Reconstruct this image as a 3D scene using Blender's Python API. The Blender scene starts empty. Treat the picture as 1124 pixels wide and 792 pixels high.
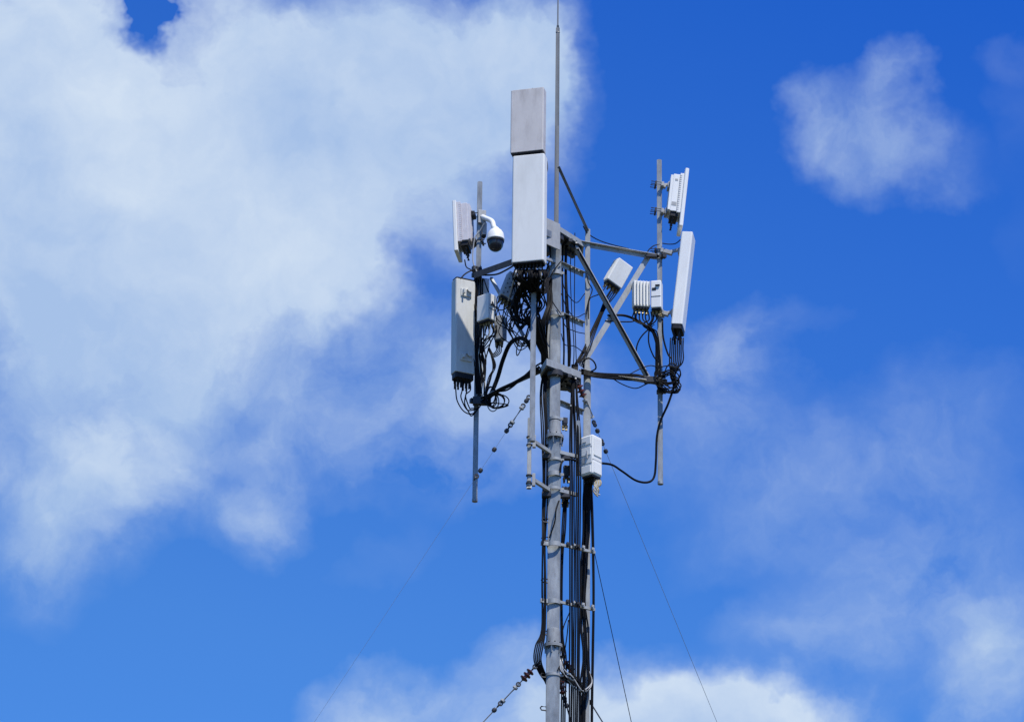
import bpy, bmesh, math, random
from mathutils import Vector, Matrix, Euler
random.seed(7)
C = bpy.data.collections.new("Site"); bpy.context.scene.collection.children.link(C)
scene = bpy.context.scene
rad = math.radians

# ------------------------------------------------------------------ camera
F_PX = 4541.0; PITCH = 24.0; ROLL = 0.7
cam_d = bpy.data.cameras.new("camera"); cam = bpy.data.objects.new("camera", cam_d)
scene.collection.objects.link(cam); scene.camera = cam
cam_d.sensor_width = 36.0; cam_d.lens = 36.0*F_PX/1124.0
cam_d.clip_start = 0.5; cam_d.clip_end = 6000
CAM = Vector((0, -41.1, 1.6))
MR = Matrix.Rotation(rad(90+PITCH), 3, 'X') @ Matrix.Rotation(rad(ROLL), 3, 'Z')
cam.location = CAM; cam.rotation_euler = MR.to_euler()

# ------------------------------------------------------------------ sun
SUN_TO = Vector((0.62, -1.1, 2.2)).normalized()
sd = bpy.data.lights.new("sun", 'SUN'); sun = bpy.data.objects.new("sun", sd)
scene.collection.objects.link(sun)
sd.energy = 4.95; sd.angle = rad(0.5); sd.color = (1.0, 0.955, 0.88)
sun.rotation_euler = SUN_TO.to_track_quat('Z', 'Y').to_euler(); sun.location = (20, -30, 60)

# ------------------------------------------------------------------ world: Nishita sky + clouds by direction
w = bpy.data.worlds.new("World"); scene.world = w; w.use_nodes = True
nt = w.node_tree; nt.nodes.clear()
def N(t, **k):
    n = nt.nodes.new(t)
    for a, b in k.items(): setattr(n, a, b)
    return n
def L(a, b): nt.links.new(a, b)
def M(op, a, b=None, c=None, clamp=False):
    n = N('ShaderNodeMath', operation=op, use_clamp=clamp)
    for i, v in enumerate((a, b, c)):
        if v is None: continue
        if isinstance(v, (int, float)): n.inputs[i].default_value = v
        else: L(v, n.inputs[i])
    return n.outputs[0]
def VM(op, a, b=None, out=0):
    n = N('ShaderNodeVectorMath', operation=op)
    for i, v in enumerate((a, b)):
        if v is None: continue
        if isinstance(v, (tuple, Vector)): n.inputs[i].default_value = tuple(v)
        else: L(v, n.inputs[i])
    return n.outputs[out]
def MR_(v, a, b, c, d, kind='SMOOTHSTEP'):
    n = N('ShaderNodeMapRange', interpolation_type=kind)
    L(v, n.inputs[0])
    for i, x in enumerate((a, b, c, d)): n.inputs[i+1].default_value = x
    return n.outputs[0]
tc = N('ShaderNodeTexCoord'); D = tc.outputs['Generated']
# tangent frame of the part of the sky behind the mast (compass north, 24 degrees up)
Fv = Vector((0, math.cos(rad(PITCH)), math.sin(rad(PITCH))))
Rv = MR @ Vector((1, 0, 0)); Uv = MR @ Vector((0, 1, 0))
df = VM('DOT_PRODUCT', D, Fv, 1)
front = M('GREATER_THAN', df, 0.2)
dfc = M('MAXIMUM', df, 0.2)
u = M('DIVIDE', VM('DOT_PRODUCT', D, Rv, 1), dfc)
v = M('DIVIDE', VM('DOT_PRODUCT', D, Uv, 1), dfc)
K = F_PX/1000
cmb = N('ShaderNodeCombineXYZ'); L(M('MULTIPLY', u, K), cmb.inputs[0]); L(M('MULTIPLY', v, K), cmb.inputs[1])
UV = cmb.outputs[0]
def noise(vec, scale, detail, rough, loc=0.0, lac=2.1, col=False):
    n = N('ShaderNodeTexNoise', noise_dimensions='3D')
    if loc: vec = VM('ADD', vec, (loc, loc*0.7, loc*1.3))
    L(vec, n.inputs['Vector'])
    n.inputs['Scale'].default_value = scale; n.inputs['Detail'].default_value = detail
    n.inputs['Roughness'].default_value = rough; n.inputs['Lacunarity'].default_value = lac
    return n.outputs['Color' if col else 'Fac']
w1 = VM('SUBTRACT', noise(UV, 5.0, 5, 0.55, 3.1, col=True), (0.5, 0.5, 0.5))
sc = N('ShaderNodeVectorMath', operation='SCALE'); L(w1, sc.inputs[0]); sc.inputs['Scale'].default_value = 0.20
WUV = VM('ADD', UV, sc.outputs[0])
def blobfield(lst):
    acc = None
    for (px, py, rx, ry, a, amp) in lst:
        m = N('ShaderNodeMapping', vector_type='TEXTURE')
        m.inputs['Location'].default_value = ((px-562)/1000, (396-py)/1000, 0)
        m.inputs['Rotation'].default_value = (0, 0, rad(a))
        m.inputs['Scale'].default_value = (rx/1000, ry/1000, 1)
        if acc is None: L(WUV, m.inputs['Vector'])
        else:   # depends on the running sum, so the shader compiler works through the blobs one after another
            q = N('ShaderNodeVectorMath', operation='MULTIPLY_ADD'); L(acc, q.inputs[0]); q.inputs[1].default_value = (1e-7, 0, 0); L(WUV, q.inputs[2])
            L(q.outputs[0], m.inputs['Vector'])
        s = MR_(VM('LENGTH', m.outputs[0], None, 1), 1.0, 0.0, 0.0, amp)
        acc = s if acc is None else M('ADD', acc, s)
    return acc
# (centre x, centre y, radius x, radius y, angle, amount) in thousandths of the tangent plane
CL = [(-40,60,250,330,0,.95),(60,330,270,330,0,.95),(150,200,260,250,0,.7),(330,130,260,200,0,.95),
      (390,200,190,190,0,.75),(470,60,190,160,0,.95),(300,320,220,130,10,.8),(400,280,110,100,30,.4),
      (580,70,120,150,0,.85),(608,80,60,110,0,.6),(240,40,90,130,30,.45),(100,60,110,170,0,.5),
      (560,160,110,150,0,.42),(510,225,80,100,0,.3),(500,400,110,70,0,.2),(540,330,130,160,0,.30),(340,430,330,120,0,.48),(560,440,190,120,0,.38),
      (180,440,120,110,0,.30),(60,560,150,130,20,.42),(120,520,120,110,0,.30),(300,540,100,45,15,.36),
      (250,560,120,70,-20,.2),(200,520,100,60,0,.15),(480,500,190,60,0,.18),(420,590,120,50,30,.10),
      (410,750,110,70,10,.55),(540,700,70,60,20,.5),(500,775,150,70,0,.45),(300,510,130,80,0,.12),(320,560,80,50,20,.22),(40,600,120,100,0,.25),(600,790,110,110,0,.45),
      (690,800,160,130,0,.95),(650,730,80,60,0,.35),(800,820,180,110,0,.95),(890,800,130,80,0,.80),(760,780,90,60,0,.4),
      (1000,130,60,100,10,.26),(930,135,110,75,0,.26),(960,190,120,65,-15,.25),(1005,75,55,55,0,.32),(1035,180,70,55,0,.18),(890,130,50,60,0,.18),(610,780,90,120,0,.35),
      (960,210,60,60,0,.1),(1110,120,60,100,0,.08),(1110,250,80,120,0,.06),(1120,60,50,40,0,.08),
      (820,390,90,80,0,.42),(780,440,100,90,0,.2),(890,360,60,40,0,.1),
      (850,520,270,120,0,.24),(1050,470,200,140,0,.22),(690,520,100,110,0,.10),(820,600,160,60,20,.10),(1060,620,200,120,0,.24),
      (960,640,160,90,0,.18),(880,700,140,60,0,.20),(1000,720,150,110,0,.18),(1110,740,130,120,0,.55),(1080,690,45,60,0,.28),
      (30,640,160,110,0,.14)]
CN = [(180,-45,44,100,-12,1.6),(170,15,24,70,-6,1.3),(640,0,60,80,0,0),(458,300,45,45,0,.34),(478,345,50,50,0,.20),(250,505,45,30,0,.16),
      (120,600,50,40,0,.0),(700,560,60,50,0,.0)]
pos = blobfield(CL); neg = blobfield(CN)
dens = M('SUBTRACT', pos, neg)
fb = noise(WUV, 6.0, 7, 0.55, 11.0)
fb2 = noise(WUV, 17.0, 7, 0.62, 5.0)
amt = MR_(dens, 0.02, 0.4, 0.0, 1.0)
nz = M('ADD', M('MULTIPLY', M('SUBTRACT', fb, 0.5), 1.35), M('MULTIPLY', M('SUBTRACT', fb2, 0.5), 0.5))
dn = M('ADD', dens, M('MULTIPLY', nz, M('MULTIPLY', amt, 0.85)))
alpha_in = MR_(dn, 0.04, 0.94, 0.0, 0.95, 'LINEAR')
# rest of the sky dome: loose unseen fair-weather clouds, cover raised for neutral fill light
gen = noise(D, 3.2, 9, 0.58, 2.0)
far = MR_(VM('LENGTH', UV, None, 1), 0.75, 1.5, 0.0, 1.0)
far = M('MAXIMUM', far, M('SUBTRACT', 1.0, front))
gen_a = M('MULTIPLY', MR_(gen, 0.53, 0.71, 0.0, 0.75), far)
alpha = M('ADD', M('MULTIPLY', alpha_in, M('SUBTRACT', 1.0, far)), gen_a, clamp=True)
# tone inside the clouds: soft lit tops and blue-grey bases
TB = [(60,560,190,130,0,-.35),(150,420,200,90,0,-.28),(330,440,200,90,0,-.3),(30,330,80,150,0,-.15),(960,150,170,150,0,-.35),(1050,700,150,150,0,-.2),(560,250,120,150,0,-.25),(150,170,170,130,-40,.5),(290,210,150,120,-20,.45),(300,300,210,90,5,.4),(90,130,80,120,0,.2),(60,210,90,200,0,-.1),(600,60,80,100,0,.1),
      (110,490,150,60,20,.15),(740,760,200,60,-5,.5),(880,780,90,50,0,.3),(330,150,110,60,-20,-.25),(430,400,250,70,0,-.25),(540,60,200,60,0,.2)]
# sunlit side of each billow: density here against density a little way towards the sun
fbs = noise(VM('ADD', WUV, (0.010, 0.026, 0.0)), 6.0, 7, 0.55, 11.0)
relief = M('MULTIPLY', M('SUBTRACT', fb, fbs), 1.7)
tone = M('ADD', M('ADD', M('MULTIPLY_ADD', noise(WUV, 3.2, 3, 0.5, 23.0), 1.5, -0.28), relief), blobfield(TB))
tone_c = MR_(tone, 0.05, 1.15, 0.0, 1.0, 'LINEAR')
ccol = N('ShaderNodeMix', data_type='RGBA'); L(tone_c, ccol.inputs[0])
ccol.inputs[6].default_value = (4.7, 6.5, 9.6, 1); ccol.inputs[7].default_value = (7.8, 9.1, 10.7, 1)
sky = N('ShaderNodeTexSky', sky_type='NISHITA'); sky.sun_disc = False
sky.sun_elevation = math.asin(SUN_TO.z); sky.sun_rotation = math.atan2(SUN_TO.x, SUN_TO.y)
sky.altitude = 300; sky.air_density = 1.0; sky.dust_density = 0.3; sky.ozone_density = 3.0
sep = N('ShaderNodeSeparateXYZ'); L(D, sep.inputs[0])
grad = N('ShaderNodeMix', data_type='RGBA')
gdir = M('ADD', sep.outputs[2], M('MULTIPLY', sep.outputs[0], 0.25))
L(MR_(gdir, 0.33, 0.53, 0.0, 1.0, 'LINEAR'), grad.inputs[0])
grad.inputs[6].default_value = (0.58, 1.25, 2.12, 1); grad.inputs[7].default_value = (0.13, 0.75, 2.2, 1)
mul = N('ShaderNodeMix', data_type='RGBA', blend_type='MULTIPLY'); mul.inputs[0].default_value = 1.0
L(sky.outputs[0], mul.inputs[6]); L(grad.outputs[2], mul.inputs[7])
mix = N('ShaderNodeMix', data_type='RGBA'); L(alpha, mix.inputs[0]); L(mul.outputs[2], mix.inputs[6]); L(ccol.outputs[2], mix.inputs[7])
bg = N('ShaderNodeBackground'); L(mix.outputs[2], bg.inputs[0]); bg.inputs[1].default_value = 0.085
out = N('ShaderNodeOutputWorld'); L(bg.outputs[0], out.inputs[0])

scene.render.engine = 'CYCLES'
scene.cycles.max_bounces = 4; scene.cycles.diffuse_bounces = 3
vs = scene.view_settings
vs.view_transform = 'Standard'; vs.look = 'None'; vs.gamma = 1.0; vs.exposure = 0.0; vs.use_curve_mapping = False

# ------------------------------------------------------------------ helpers
def at(px, py, Y=0.0):
    """world point on the plane y=Y seen at that place of the photograph"""
    d = MR @ Vector(((px-562)/F_PX, -(py-396)/F_PX, -1))
    return CAM + d*((Y-CAM.y)/d.y)

def mat(name, col, rough=0.5, metal=0.0, var=0.12, scale=6.0, streak=0.0, spec=0.5, bump=0.0, dirt=None, dirt_amt=0.0, coat=0.0):
    m = bpy.data.materials.new(name); m.use_nodes = True
    t = m.node_tree; b = t.nodes['Principled BSDF']
    b.inputs['Roughness'].default_value = rough; b.inputs['Metallic'].default_value = metal
    b.inputs['Specular IOR Level'].default_value = spec
    g = t.nodes.new('ShaderNodeTexCoord')
    mp = t.nodes.new('ShaderNodeMapping'); mp.inputs['Scale'].default_value = (1, 1, 1-0.85*streak)
    t.links.new(g.outputs['Object'], mp.inputs[0])
    n = t.nodes.new('ShaderNodeTexNoise'); n.inputs['Scale'].default_value = scale; n.inputs['Detail'].default_value = 6
    n.inputs['Roughness'].default_value = 0.65
    t.links.new(mp.outputs[0], n.inputs['Vector'])
    r = t.nodes.new('ShaderNodeValToRGB')
    r.color_ramp.elements[0].position = 0.3; r.color_ramp.elements[1].position = 0.7
    r.color_ramp.elements[0].color = tuple(c*(1-var) for c in col)+(1,)
    r.color_ramp.elements[1].color = tuple(min(1, c*(1+var)) for c in col)+(1,)
    t.links.new(n.outputs['Fac'], r.inputs[0])
    last = r.outputs[0]
    if dirt:
        n2 = t.nodes.new('ShaderNodeTexNoise'); n2.inputs['Scale'].default_value = scale*2.3; n2.inputs['Detail'].default_value = 8
        n2.inputs['Roughness'].default_value = 0.7
        mp2 = t.nodes.new('ShaderNodeMapping'); mp2.inputs['Scale'].default_value = (1, 1, 0.25); mp2.inputs['Location'].default_value = (3, 5, 1)
        t.links.new(g.outputs['Object'], mp2.inputs[0]); t.links.new(mp2.outputs[0], n2.inputs['Vector'])
        r2 = t.nodes.new('ShaderNodeMapRange'); r2.inputs[1].default_value = 0.48; r2.inputs[2].default_value = 0.72; r2.inputs[4].default_value = dirt_amt
        t.links.new(n2.outputs['Fac'], r2.inputs[0])
        mx = t.nodes.new('ShaderNodeMix'); mx.data_type = 'RGBA'
        t.links.new(r2.outputs[0], mx.inputs[0]); t.links.new(last, mx.inputs[6]); mx.inputs[7].default_value = tuple(dirt)+(1,)
        last = mx.outputs[2]
    t.links.new(last, b.inputs['Base Color'])
    rr = t.nodes.new('ShaderNodeMapRange'); rr.inputs[3].default_value = max(0.05, rough-0.1); rr.inputs[4].default_value = min(1, rough+0.12)
    t.links.new(n.outputs['Fac'], rr.inputs[0]); t.links.new(rr.outputs[0], b.inputs['Roughness'])
    if bump:
        bp = t.nodes.new('ShaderNodeBump'); bp.inputs['Strength'].default_value = bump; bp.inputs['Distance'].default_value = 0.004
        t.links.new(n.outputs['Fac'], bp.inputs['Height']); t.links.new(bp.outputs[0], b.inputs['Normal'])
    return m
GALV = mat('galvanised_steel', (0.27, 0.29, 0.294), 0.42, 0.3, 0.24, 9, 0.6, dirt=(0.13, 0.115, 0.095), dirt_amt=0.5)
STEEL = mat('matt_galvanised_steel', (0.27, 0.285, 0.29), 0.6, 0.0, 0.2, 12, 0.3, spec=0.3, dirt=(0.14, 0.12, 0.10), dirt_amt=0.6)
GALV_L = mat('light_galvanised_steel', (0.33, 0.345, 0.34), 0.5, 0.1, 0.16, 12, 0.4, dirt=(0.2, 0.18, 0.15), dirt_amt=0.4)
ROD = mat('weathered_rod_steel', (0.15, 0.16, 0.165), 0.5, 0.15, 0.15, 10, 0.7)
DARK = mat('dark_fittings', (0.035, 0.036, 0.04), 0.5, 0.1, 0.3, 30, spec=0.35)
BLACK = mat('black_cable_sheath', (0.006, 0.006, 0.0068), 0.5, 0, 0.25, 12, spec=0.10)
PLAST = mat('black_plastic', (0.012, 0.012, 0.013), 0.5, 0, 0.3, 12, spec=0.3)
WHITE = mat('white_radome', (0.74, 0.74, 0.695), 0.65, 0, 0.04, 2.5, 0.7, dirt=(0.46, 0.44, 0.40), dirt_amt=0.30, spec=0.3)
CLEAN = mat('clean_white_radome', (0.79, 0.79, 0.75), 0.45, 0, 0.03, 2.5, 0.7, dirt=(0.5, 0.49, 0.46), dirt_amt=0.25)
OLD = mat('weathered_grey_radome', (0.56, 0.53, 0.50), 0.7, 0, 0.07, 5, 0.0, dirt=(0.34, 0.31, 0.29), dirt_amt=0.6)
CREAM = mat('aged_cream_radome', (0.60, 0.60, 0.55), 0.5, 0, 0.05, 3, 0.6, dirt=(0.3, 0.29, 0.24), dirt_amt=0.4)
CAST = mat('grey_cast_aluminium', (0.36, 0.365, 0.355), 0.55, 0.05, 0.1, 8, 0.3, dirt=(0.22, 0.2, 0.18), dirt_amt=0.4)
MAUVE = mat('weathered_fin_aluminium', (0.58, 0.56, 0.58), 0.6, 0.0, 0.08, 14, 0.2, dirt=(0.36, 0.32, 0.33), dirt_amt=0.4)
BROWN = mat('brown_glazed_ceramic', (0.09, 0.025, 0.02), 0.25, 0, 0.3, 20)
SMOKE = mat('smoked_dome_plastic', (0.02, 0.022, 0.03), 0.12, 0, 0.1, 5)
WIRE = mat('guy_wire_strand', (0.40, 0.41, 0.42), 0.5, 0.1, 0.1, 40)
ARM = mat('shade_dark_steel', (0.022, 0.024, 0.027), 0.5, 0.0, 0.3, 14, 0.4, dirt=(0.06, 0.06, 0.055), dirt_amt=0.4)  # shade of left arms and plate undersides put into the colour
BRASS = mat('dull_brass_connector', (0.30, 0.25, 0.14), 0.4, 0.6, 0.2, 30)
GROUND = mat('dry_grass_ground', (0.06, 0.065, 0.035), 0.9, 0, 0.35, 0.25, 0, dirt=(0.11, 0.095, 0.07), dirt_amt=0.8)
CONC = mat('concrete', (0.36, 0.35, 0.33), 0.85, 0, 0.12, 3)

def thing(name, label, cat, loc=(0,0,0), rot=(0,0,0), group=None):
    o = bpy.data.objects.new(name, None); C.objects.link(o)
    o.empty_display_size = 0.1
    o.location = loc; o.rotation_euler = rot; o['label'] = label; o['category'] = cat
    if group: o['group'] = group
    return o
def tag(o, label, cat, group=None):
    o['label'] = label; o['category'] = cat
    if group: o['group'] = group
    return o
def world_of(o):
    m = Matrix.LocRotScale(o.location, o.rotation_euler, None)
    return world_of(o.parent) @ m if o.parent else m
def obj(name, bm, m, parent=None, world=True, smooth=True, label=None):
    """world=True: the bmesh is in world coordinates and is brought into the parent's frame"""
    if parent is not None and world: bm.transform(world_of(parent).inverted())
    me = bpy.data.meshes.new(name)
    org = None
    if parent is None:
        c = Vector((0,0,0))
        for q in bm.verts: c += q.co
        c /= max(1, len(bm.verts)); bm.transform(Matrix.Translation(-c)); org = c
    bmesh.ops.recalc_face_normals(bm, faces=bm.faces)
    bm.to_mesh(me); bm.free(); me.materials.append(m)
    if smooth:
        me.shade_smooth()
        me.set_sharp_from_angle(angle=rad(38))
    o = bpy.data.objects.new(name, me); C.objects.link(o)
    if smooth and m is not BLACK:
        wn = o.modifiers.new('weighted_normals', 'WEIGHTED_NORMAL'); wn.keep_sharp = True; wn.weight = 80
    if parent is not None: o.parent = parent
    elif org is not None: o.location = org
    if label: o['label'] = label
    return o
NB = bmesh.new
def box(bm, c, s, rot=None, bev=0.0):
    t = bmesh.new(); bmesh.ops.create_cube(t, size=1.0)
    bmesh.ops.scale(t, vec=Vector(s), verts=t.verts)
    if bev: bmesh.ops.bevel(t, geom=t.edges[:], offset=bev, segments=3, affect='EDGES', profile=0.6)
    if rot is not None: t.transform(rot.to_4x4())
    t.transform(Matrix.Translation(Vector(c))); merge(bm, t)
def merge(bm, t):
    me = bpy.data.meshes.new('tmp'); t.to_mesh(me); t.free(); bm.from_mesh(me); bpy.data.meshes.remove(me)
def frame(d):
    d = d.normalized(); up = Vector((0,0,1)) if abs(d.z) < 0.95 else Vector((0,1,0))
    x = d.cross(up).normalized(); return x, x.cross(d).normalized()
def tube(bm, pts, r, n=10, r1=None, caps=True):
    pts = [Vector(p) for p in pts]; rings = []
    prev = None
    for i, p in enumerate(pts):
        d = (pts[min(i+1, len(pts)-1)]-pts[max(i-1, 0)])
        if d.length < 1e-7: d = Vector((0,0,1))
        d.normalize()
        if prev is None: x, y = frame(d)
        else:
            x = prev - d*prev.dot(d)
            x = x.normalized() if x.length > 1e-5 else frame(d)[0]
            y = d.cross(x)
        prev = x
        rr = r if r1 is None else r+(r1-r)*i/(len(pts)-1)
        rings.append([bm.verts.new(p+(x*math.cos(a)+y*math.sin(a))*rr) for a in [2*math.pi*k/n for k in range(n)]])
    for a, b in zip(rings, rings[1:]):
        for k in range(n): bm.faces.new((a[k], a[(k+1)%n], b[(k+1)%n], b[k]))
    if caps:
        bm.faces.new(rings[0][::-1]); bm.faces.new(rings[-1])
def cyl(bm, a, b, r, n=20, r1=None): tube(bm, [a, b], r, n, r1)
def spline(P, seg=7):
    P = [Vector(p) for p in P]
    while (P[-1]-P[-2]).length > 1.6: P.insert(-1, P[-2]+(P[-1]-P[-2]).normalized()*1.2)
    Q = [P[0]*2-P[1]]+P+[P[-1]*2-P[-2]]; o = []
    for i in range(1, len(Q)-2):
        for k in range(seg):
            t = k/seg
            o.append(0.5*((2*Q[i])+(Q[i+1]-Q[i-1])*t+(2*Q[i-1]-5*Q[i]+4*Q[i+1]-Q[i+2])*t*t+(3*Q[i]-Q[i-1]-3*Q[i+1]+Q[i+2])*t**3))
    o.append(P[-1]); return o
def beam(bm, a, b, wd, ht, bev=0.002, up=Vector((0,0,1))):
    a = Vector(a); b = Vector(b); d = (b-a); l = d.length; d.normalize()
    x = d.cross(up).normalized(); z = x.cross(d)
    R = Matrix((x, d, z)).transposed()
    box(bm, (a+b)/2, (wd, l, ht), R, bev)
def angle_bar(bm, a, b, wd, ht, t=0.008, side=-1):
    """L section: a vertical leg facing the viewer and a flat leg on top"""
    a = Vector(a); b = Vector(b); d = (b-a).normalized(); x = d.cross(Vector((0,0,1))).normalized()
    z = x.cross(d)
    beam(bm, a+x*side*wd/2, b+x*side*wd/2, t, ht)
    beam(bm, a+z*(ht/2-t/2-0.001), b+z*(ht/2-t/2-0.001), wd-t, t)
def ring(bm, c, r0, r1, h, n=24, axis=Vector((0,0,1))):
    x, y = frame(axis); rings = []
    for (rr, zz) in ((r0, -h/2), (r1, -h/2), (r1, h/2), (r0, h/2)):
        rings.append([bm.verts.new(Vector(c)+(x*math.cos(a)+y*math.sin(a))*rr+axis*zz) for a in [2*math.pi*k/n for k in range(n)]])
    for i in range(4):
        a = rings[i]; b = rings[(i+1)%4]
        for k in range(n): bm.faces.new((a[k], a[(k+1)%n], b[(k+1)%n], b[k]))
def lathe(bm, prof, n=28, mtx=None):
    t = bmesh.new(); rings = []
    for (r, z) in prof:
        if r < 1e-5: rings.append([t.verts.new((0, 0, z))])
        else: rings.append([t.verts.new((r*math.cos(a), r*math.sin(a), z)) for a in [2*math.pi*k/n for k in range(n)]])
    for a, b in zip(rings, rings[1:]):
        for k in range(n):
            if len(a) == 1 and len(b) == 1: continue
            if len(a) == 1: t.faces.new((a[0], b[(k+1)%n], b[k]))
            elif len(b) == 1: t.faces.new((a[k], a[(k+1)%n], b[0]))
            else: t.faces.new((a[k], a[(k+1)%n], b[(k+1)%n], b[k]))
    if mtx is not None: t.transform(mtx)
    merge(bm, t)
def prism(bm, poly, z0, z1):
    a = [bm.verts.new((x, y, z0)) for x, y in poly]; b = [bm.verts.new((x, y, z1)) for x, y in poly]
    n = len(poly)
    bm.faces.new(a[::-1]); bm.faces.new(b)
    for k in range(n): bm.faces.new((a[k], a[(k+1)%n], b[(k+1)%n], b[k]))
def rrect(w_, d_, r, n=6, rb=None):
    """rounded rectangle outline, front (-y) corners radius r, back corners rb"""
    rb = r if rb is None else rb; o = []
    for (cx, cy, a0, q) in ((w_/2-r, -d_/2+r, -90, r), (w_/2-rb, d_/2-rb, 0, rb), (-w_/2+rb, d_/2-rb, 90, rb), (-w_/2+r, -d_/2+r, 180, r)):
        for k in range(n+1):
            a = rad(a0+90*k/n); o.append((cx+q*math.cos(a), cy+q*math.sin(a)))
    return o
def shell(bm, w_, d_, h, r, rb=None, z0=0.0, inset=0.015):
    """rounded extruded housing with softened top and bottom rims"""
    rings = []
    for (s, z) in ((inset, z0), (inset*0.3, z0+inset*0.3), (0, z0+inset), (0, z0+h-inset), (inset*0.3, z0+h-inset*0.3), (inset, z0+h)):
        rings.append([bm.verts.new((x*(1-2*s/w_), y*(1-2*s/d_), z)) for x, y in rrect(w_, d_, r, 6, rb)])
    n = len(rings[0])
    for a, b in zip(rings, rings[1:]):
        for k in range(n): bm.faces.new((a[k], a[(k+1)%n], b[(k+1)%n], b[k]))
    bm.faces.new(rings[0][::-1]); bm.faces.new(rings[-1])
PX = 0.0099

# ------------------------------------------------------------------ ground (far below the picture)
bm = NB(); bmesh.ops.create_circle(bm, cap_ends=True, segments=96, radius=3000)
g = obj('ground', bm, GROUND, smooth=False); g['kind'] = 'structure'

# ------------------------------------------------------------------ the mast
B0 = at(608, 598, 0.0); MX = B0.x
def mx(py): return at(608, py, 0).z          # height on the mast axis for an image row
mast = thing('antenna_mast', 'tall galvanised steel tube mast with triangular head frame carrying the antennas', 'mast', (MX, 0, 0))
def zat(py, Y=0.0, px=608): return at(px, py, Y).z
def V(x, y, z): return Vector((x, y, z))
flz = [zat(478), zat(707)]
for (z0, z1, r) in ((0, flz[1]-0.02, .073), (flz[1]-0.018, flz[0]-0.02, .068), (flz[0]-0.018, zat(268), .057)):
    bm = NB(); cyl(bm, (MX, 0, z0), (MX, 0, z1), r, 40)
    pipe = obj('mast_pipe', bm, GALV, mast)
for i, z in enumerate(flz):
    bm = NB()
    ring(bm, (MX, 0, z-0.01), 0.05, 0.098, 0.016, 32); ring(bm, (MX, 0, z-0.0275), 0.05, 0.098, 0.016, 32)
    lathe(bm, [(.0575+.011*i, .17), (.062+.010*i, .155), (.070+.006*i, .03), (.078, 0.0)], 32, Matrix.Translation((MX, 0, z)))
    fl = obj('flange', bm, STEEL, mast)
    for k in range(8):
        a = rad(45*k+12); p = V(MX+.084*math.cos(a), .084*math.sin(a), z-.02)
        bm = NB(); cyl(bm, p-V(0,0,.045), p+V(0,0,.035), .007, 8); cyl(bm, p+V(0,0,.0), p+V(0,0,.02), .013, 6); cyl(bm, p-V(0,0,.035), p-V(0,0,.017), .013, 6)
        obj('bolt', bm, DARK, fl)
    for k in range(6):
        a = rad(60*k+20); d = V(math.cos(a), math.sin(a), 0); p = V(MX, 0, z)+d*.080
        bm = NB(); beam(bm, p-V(0,0,.11), p-V(0,0,.037), .006, .03, 0, up=d); obj('gusset', bm, GALV, fl)
for py in (460, 505, 521, 537, 598, 661, 741, 345, 300):
    r = .058 if py < 478 else (.069 if py < 707 else .074)
    bm = NB(); ring(bm, (MX, 0, zat(py)), r-.003, r+.006, .03 if py in (505,537,741,460) else .05, 32)
    a = V(MX+r+.006, -.01, zat(py)); box(bm, a+V(.012, 0, 0), (.03, .012, .03), None, .002)
    obj('band_clamp', bm, GALV_L, mast)
# lightning rod on top
bm = NB(); cyl(bm, (MX, 0, zat(274)), (MX, 0, zat(31)), .026, 16, .021)
rd = obj('lightning_rod', bm, ROD, mast)
bm = NB(); cyl(bm, (MX, 0, zat(36)), (MX, 0, zat(28)), .024, 12, .012); obj('collar', bm, ROD, rd)
bm = NB(); cyl(bm, (MX, 0, zat(28)), (MX, 0, zat(-60)), .009, 8, .004); obj('tip', bm, ROD, rd)
# rear legs of the mast
BX = at(644.5, 420, .30).x
bm = NB(); cyl(bm, (BX, .30, 0), (BX, .30, zat(404, .30, 644)), .040, 24); cyl(bm, (BX, .30, zat(406, .30, 644)), (BX, .30, zat(252, .30, 644)), .028, 24); obj('rear_leg', bm, GALV_L, mast)
CX = at(602.5, 360, .36).x
bm = NB(); cyl(bm, (CX, .36, zat(470, .36)), (CX, .36, zat(292, .36)), .028, 20); obj('rear_leg', bm, GALV_L, mast)
PP = V(MX, 0, 0)
def mastpt(py): return V(MX, 0, zat(py))
# struts from the tube to the rear leg
for py in (288, 343, 440, 741):
    z = zat(py); bm = NB()
    angle_bar(bm, V(MX+.05, .03, z), V(BX-.03, .30, z), .05, .05, .006)
    for q in (.45, .6, .75):
        p = V(MX+.05+(BX-.08-MX)*q, .03+.27*q-.026, z); cyl(bm, p+V(0,0,.0), p+V(0,-.012,0), .010, 6)
    obj('strut', bm, GALV_L, mast)
# cable ladders rungs with hangers
for py in (598, 661):
    z = zat(py); bm = NB()
    beam(bm, V(MX-.14, -.055, z), V(MX-.06, -.035, z), .025, .045)
    beam(bm, V(MX+.066, -.02, z), V(BX+.09, .19, z-.005), .022, .030)
    lad = obj('cable_rung', bm, GALV_L, mast)
    bm = NB(); c0 = V(MX-.115, -.075, z); cyl(bm, c0, c0+V(0,-.02,0), .012, 8); obj('bolt', bm, DARK, lad)
    for q in (.22, .42, .52, .66, .93):
        p = V(MX+.066, -.02, z).lerp(V(BX+.09, .19, z), q)+V(0, -.03, .01)
        bm = NB(); box(bm, p, (.030, .03, .046), Matrix.Rotation(rad(30), 3, 'Z'), .004)
        cyl(bm, p+V(0,-.018,.0), p+V(0,-.032,.0), .011, 8); obj('cable_hanger', bm, CAST if q not in (.52, .22) else DARK, lad)
# climbing steps
for py in (572, 592, 638, 695, 742, 778):
    z = zat(py); r = .068
    bm = NB(); tube(bm, [V(MX-r+.004, -.02, z+.02), V(MX-r-.05, -.03, z+.022), V(MX-r-.062, -.032, z+.005), V(MX-r-.05, -.03, z-.018), V(MX-r+.004, -.02, z-.02)], .008, 8)
    obj('step', bm, DARK, mast)
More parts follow.
